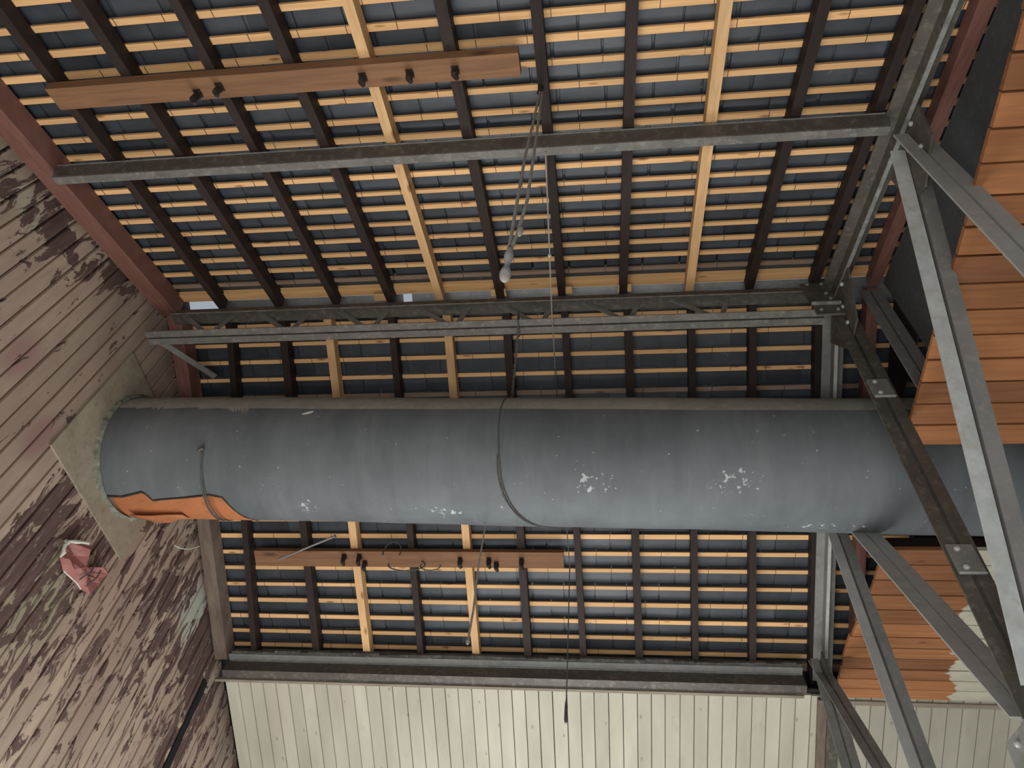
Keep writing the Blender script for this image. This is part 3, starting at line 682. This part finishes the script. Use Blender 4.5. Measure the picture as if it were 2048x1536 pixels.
b = MB(); n = 14; ax_ = Vector((1, 0, 0.0)); tv = Vector((0, -math.sin(math.radians(183)), math.cos(math.radians(183)))); nv = Vector((0, math.cos(math.radians(183)), math.sin(math.radians(183))))
A_ = (ax_ + tv * -0.35).normalized(); B_ = A_.cross(nv)
b.prism([p + A_ * 0.034 * math.cos(2 * math.pi * k / n) + B_ * 0.009 * math.sin(2 * math.pi * k / n) * (1 - 0.35 * abs(math.cos(2 * math.pi * k / n))) for k in range(n)], nv * 0.003)
tag(b.build('paint_chip', M['white_scrap'], duct), 'small white leaf-shaped chip stuck on the duct')

# ------------------------------------------------------------------ old boards with hooks under the rafters
def hookboard(name, label, side, x0, x1, s0, s1, n1, hooks, cat='board'):
    t = thing(name, rp(side, (x0 + x1) / 2, (s0 + s1) / 2, n1), label, cat)
    b = MB(); k = 10
    for i in range(k):
        pass
    b.rbox(side, x0, x1, s0, s1, 0.003, n1); b.build('board', M['old_board'], t)
    for (x, ds, ln) in hooks:
        sm = (s0 + s1) / 2 + ds
        a = rp(side, x, sm, n1 - 0.004); e1 = rp(side, x, sm, n1 + 0.022)
        e2 = e1 + Vector((0.004, 0, -ln * 0.7)); e3 = e2 + Vector((0.012, 0.014, -ln * 0.3))
        b = MB(); b.tube([a, e1, e2, e3], 0.011, 8, rs=[0.018, 0.017, 0.015, 0.009])
        b.obox(rp(side, x - 0.016, sm - 0.02, n1) , (0.032, 0, 0), rp(side, 0, 0.04, 0) - rp(side, 0, 0, 0), rp(side, 0, 0, 0.008) - rp(side, 0, 0, 0))
        b.build('hook', M['iron_black'], t)
    return t
hookboard('hook_board', 'thick old brown board with iron hooks fixed under the near slope rafters', NEAR, -2.478, -0.312, 1.647, 1.760, 0.050,
          [(-1.775, -0.02, 0.075), (-1.66, 0.005, 0.06), (-1.0, 0.0, 0.05), (-0.79, 0.0, 0.05), (-0.59, 0.0, 0.05)])
lb = hookboard('hook_board.001', 'old brown board with iron hooks under the far slope below the duct', FAR, -2.475, -0.273, 1.716, 1.833, 0.050,
          [(-1.81, -0.02, 0.06), (-1.70, -0.02, 0.06), (-1.665, 0.03, 0.05), (-0.985, 0.0, 0.05), (-0.785, 0.0, 0.05), (-0.735, 0.03, 0.04), (-0.56, 0.0, 0.06)])
# wire loops tangled on the far board
def loop(c, rx, rz, a0, a1, n=22): return [Vector((c[0] + rx * math.cos(math.radians(a0 + (a1 - a0) * i / n)), c[1] - 0.01, c[2] + rz * math.sin(math.radians(a0 + (a1 - a0) * i / n)))) for i in range(n + 1)]
c = rp(FAR, -1.46, 1.72, 0.06); b = MB(); b.tube(loop(c, 0.062, 0.09, -20, 200), 0.005, 6); tag(b.build('wire_loop', M['cord_dark']), 'dark wire loop standing above the board under the far slope', 'wire')
c = rp(FAR, -1.36, 1.81, 0.075); b = MB(); b.tube(loop(c, 0.13, 0.05, 170, 400), 0.005, 6); b.tube(loop(c + Vector((0.17, 0, -0.01)), 0.07, 0.035, 150, 380), 0.004, 6); tag(b.build('wire_loop', M['cord_dark']), 'tangled wire loops drooping across the board under the far slope', 'wire')
b = MB(); p, q = rp(FAR, -2.282, 1.76, 0.10), rp(FAR, -1.86, 1.60, 0.05)
b.tube([p, p + (q - p) * 0.97, q], 0.008, 8, rs=[0.006, 0.008, 0.013]); tag(b.build('metal_rod', M['steel_grey']), 'thin grey metal rod slanting between duct and hook board', 'rod')

# ------------------------------------------------------------------ wedges between rafters and ridge girder
for i, (x0, x1, lab) in enumerate(((-1.425, -1.33, 'pale pine wedge on the ridge girder, nearest the plank wall'), (-0.668, -0.578, 'pale pine wedge on the ridge girder below the rope knot'),
                                   (-0.291, -0.165, 'pale pine wedge on the ridge girder, the widest, beside the thin cord'), (0.122, 0.198, 'pale pine wedge on the ridge girder, nearest the truss'))):
    b = MB(); z0 = 3.992 + EYE
    b.hexa([(x0, YR - 0.085, z0 - 0.008), (x1, YR - 0.085, z0 - 0.006), (x1 + 0.004, YR - 0.03, z0), (x0 - 0.006, YR - 0.03, z0), (x0, YR - 0.085, z0 + 0.008), (x1, YR - 0.085, z0 + 0.006), (x1, YR - 0.03, z0 + 0.02), (x0, YR - 0.03, z0 + 0.02)])
    tag(b.build('wedge', M['wedge']), lab, 'wedge', 'pine wedges on the ridge girder')

# ------------------------------------------------------------------ ropes, cords, wires
def twist(p, q, r, off, turns, n=60, ph=0.0):
    p, q = Vector(p), Vector(q); out = []
    for i in range(n + 1):
        a = 2 * math.pi * turns * i / n + ph
        out.append(p + (q - p) * i / n + Vector((off * math.cos(a), off * math.sin(a), 0)))
    return out
top = Vector((-0.237, 0.873, 3.344 + EYE))
rt = thing('hanging_rope', top - Vector((0, 0, 1.70)), 'double grey rope with knotted end hanging from a near slope rafter', 'rope')
b = MB(); b.tube([top, top + Vector((-0.012, 0.01, -0.8)), top + Vector((-0.004, 0.006, -1.55))], 0.0055, 7); b.build('strand', M['rope'], rt)
b = MB(); b.tube([top + Vector((0.01, 0, 0.0)), top + Vector((0.022, -0.004, -0.8)), top + Vector((0.026, -0.004, -1.22)), top + Vector((0.012, 0.004, -1.44)), top + Vector((0.0, 0.004, -1.56))], 0.0055, 7); b.build('strand', M['rope'], rt)
b = MB(); b.tube([top + Vector((0, 0.004, z)) for z in (-1.52, -1.545, -1.57, -1.595, -1.61, -1.64, -1.655, -1.675, -1.70, -1.715)], 0.01, 10, rs=[0.006, 0.009, 0.013, 0.012, 0.008, 0.007, 0.012, 0.016, 0.013, 0.005]); b.build('knot', M['cord_pale'], rt, smooth=True)
b = MB(); b.tube([top + Vector((0.02, 0, z)) for z in (-1.40, -1.42, -1.44, -1.46)], 0.01, 8, rs=[0.005, 0.010, 0.009, 0.004]); b.build('knot', M['rope'], rt, smooth=True)
b = MB(); b.tube([rp(NEAR, -0.235, 1.55, 0.004), rp(NEAR, -0.237, 1.55, 0.05), top], 0.012, 8, rs=[0.013, 0.012, 0.016]); b.build('hook', M['iron_black'], rt)
# thin cord from purlin over the girder and down the far slope to a hanging end
p0 = rp(NEAR, -0.233, 1.268, 0.103); p1 = Vector((-0.271, YR - 0.06, 3.62 + EYE)); p2 = Vector((-0.271, YR, 3.662 + EYE)); p3 = rp(FAR, -0.287, 0.45, 0.02); p4 = rp(FAR, -0.235, 1.84, 0.03)
def sag(p, q, s_, n=14): return [p + (q - p) * i / n + Vector((0, 0, -s_ * 4 * (i / n) * (1 - i / n))) for i in range(n + 1)]
ct = thing('pull_cord', p4 - Vector((0, 0, 1.09)), 'thin cord slung from steel purlin over the girder, dark end hanging before cream boards', 'cord')
b = MB(); b.tube(sag(p0, p1, 0.0) + [p2] + [p3], 0.0042, 6); b.build('cord', M['rope'], ct)
b = MB(); b.tube([p3, p3 + (p4 - p3) * 0.5, p4], 0.0035, 6); b.build('cord', M['cord_dark'], ct)
b = MB(); b.tube([p4, p4 + Vector((0, 0, -0.95)), p4 + Vector((0, 0, -0.98)), p4 + Vector((0, 0, -1.07)), p4 + Vector((0, 0, -1.09))], 0.004, 7, rs=[0.0038, 0.0038, 0.009, 0.011, 0.007]); tag(b.build('cord_end', M['cord_dark'], ct), 'dark weighted cord end')
b = MB(); q = p0 + (p1 - p0) * 0.56; b.tube([q + Vector((0, 0, 0.012)), q, q - Vector((0, 0, 0.012))], 0.008, 8, rs=[0.004, 0.010, 0.004]); b.build('bead', M['white_scrap'], ct)
# hanger chain from girder to duct
hp, hq = Vector((-0.477, YR, 3.665 + EYE)), on_duct(-0.545, 118, RAD + 0.006)
b = MB(); b.tube(twist(hp, hq, 0.004, 0.005, 7), 0.0042, 6); b.tube(twist(hp, hq, 0.004, 0.005, 7, ph=3.14), 0.0042, 6)
b.tube([hp + Vector((0, -0.06, -0.004)), hp + Vector((0, -0.062, 0.07)), hp + Vector((0, 0.06, 0.07)), hp + Vector((0, 0.06, -0.004)), hp + Vector((0, -0.06, -0.004))], 0.005, 6)
tag(b.build('hanger_wire', M['cord_dark']), 'twisted dark wire hanging the duct from the ridge girder', 'wire')
# pale rope end under the duct
p = on_duct(-0.672, 300, RAD + 0.008)
b = MB(); b.tube([p, p - Vector((0.004, 0, 0.30)), p - Vector((-0.004, 0, 0.58)), p - Vector((0, 0, 0.735)), p - Vector((0, 0, 0.76)), p - Vector((0, 0, 0.775))], 0.006, 7, rs=[0.004, 0.005, 0.006, 0.006, 0.011, 0.006])
tag(b.build('rope_end', M['rope']), 'pale rope end dangling beneath the duct in front of the far slope', 'rope')
b = MB(); b.tube(sag(Vector((XG + 0.02, 3.6, 3.118 + EYE)), Vector((XG + 0.04, 3.82, 3.30 + EYE)), 0.03, 10), 0.004, 6); tag(b.build('white_string', M['white_scrap']), 'short curved white string on the plank wall under the duct', 'string')

# ------------------------------------------------------------------ faded red scrap caught on the wall
poly = [(2.79, 2.44), (2.905, 2.525), (3.02, 2.475), (3.09, 2.487), (3.14, 2.545), (3.205, 2.535), (3.185, 2.47), (3.17, 2.425), (3.16, 2.375), (3.095, 2.36), (2.92, 2.345), (2.805, 2.345), (2.785, 2.41)]
sc = thing('red_scrap', (XG + 0.03, 2.98, 2.345 + EYE), 'crumpled faded red plastic scrap with white torn edge caught on plank wall below the duct', 'scrap')
b = MB(); n = len(poly)
def rx(y_, z_): return XG + 0.030 + 0.020 * math.sin(y_ * 31 + z_ * 17) + 0.012 * math.sin(z_ * 43)
cen = [(2.98, 2.42)]
ring = []
for sc_ in (1.0, 0.72, 0.42):
    for (yy, zz) in poly:
        y2, z2 = 2.98 + (yy - 2.98) * sc_, 2.425 + (zz - 2.425) * sc_
        b.v.append(Vector((rx(y2, z2) + (0.03 if sc_ < 1 else 0), y2, z2 + EYE)))
b.v.append(Vector((XG + 0.075, 2.98, 2.425 + EYE)))
for q in range(2):
    for i in range(n):
        j = (i + 1) % n; b.f.append((q * n + i, q * n + j, (q + 1) * n + j, (q + 1) * n + i)); b.mi.append(0)
for i in range(n): b.f.append((2 * n + i, 2 * n + (i + 1) % n, 3 * n)); b.mi.append(0)
o = b.build('sheet', M['red_scrap'], sc); md = o.modifiers.new('thickness', 'SOLIDIFY'); md.thickness = 0.004
b = MB()
for i0, i1 in ((11, 12), (12, 0), (0, 1), (9, 10)):
    pa, pb = poly[i0 % n], poly[i1 % n]
    A = Vector((rx(*pa) + 0.004, pa[0], pa[1] + EYE)); B = Vector((rx(*pb) + 0.004, pb[0], pb[1] + EYE))
    b.tube([A, A.lerp(B, 0.35) + Vector((0.006, 0.004, 0.004)), A.lerp(B, 0.7) + Vector((0.003, -0.004, 0)), B], 0.009, 6, rs=[0.006, 0.012, 0.008, 0.011] if i0 != 9 else [0.004] * 4)
tag(b.build('torn_edge', M['white_scrap'], sc), 'white torn edge')
for (ya, za, yb, zb) in ((3.02, 2.47, 3.00, 2.35), (3.08, 2.478, 3.07, 2.36)):
    b = MB(); b.tube([Vector((XG + 0.085, ya, za + EYE)), Vector((XG + 0.095, (ya + yb) / 2, (za + zb) / 2 + EYE)), Vector((XG + 0.07, yb, zb + EYE))], 0.004, 6); b.build('dark_cord', M['cord_dark'], sc)
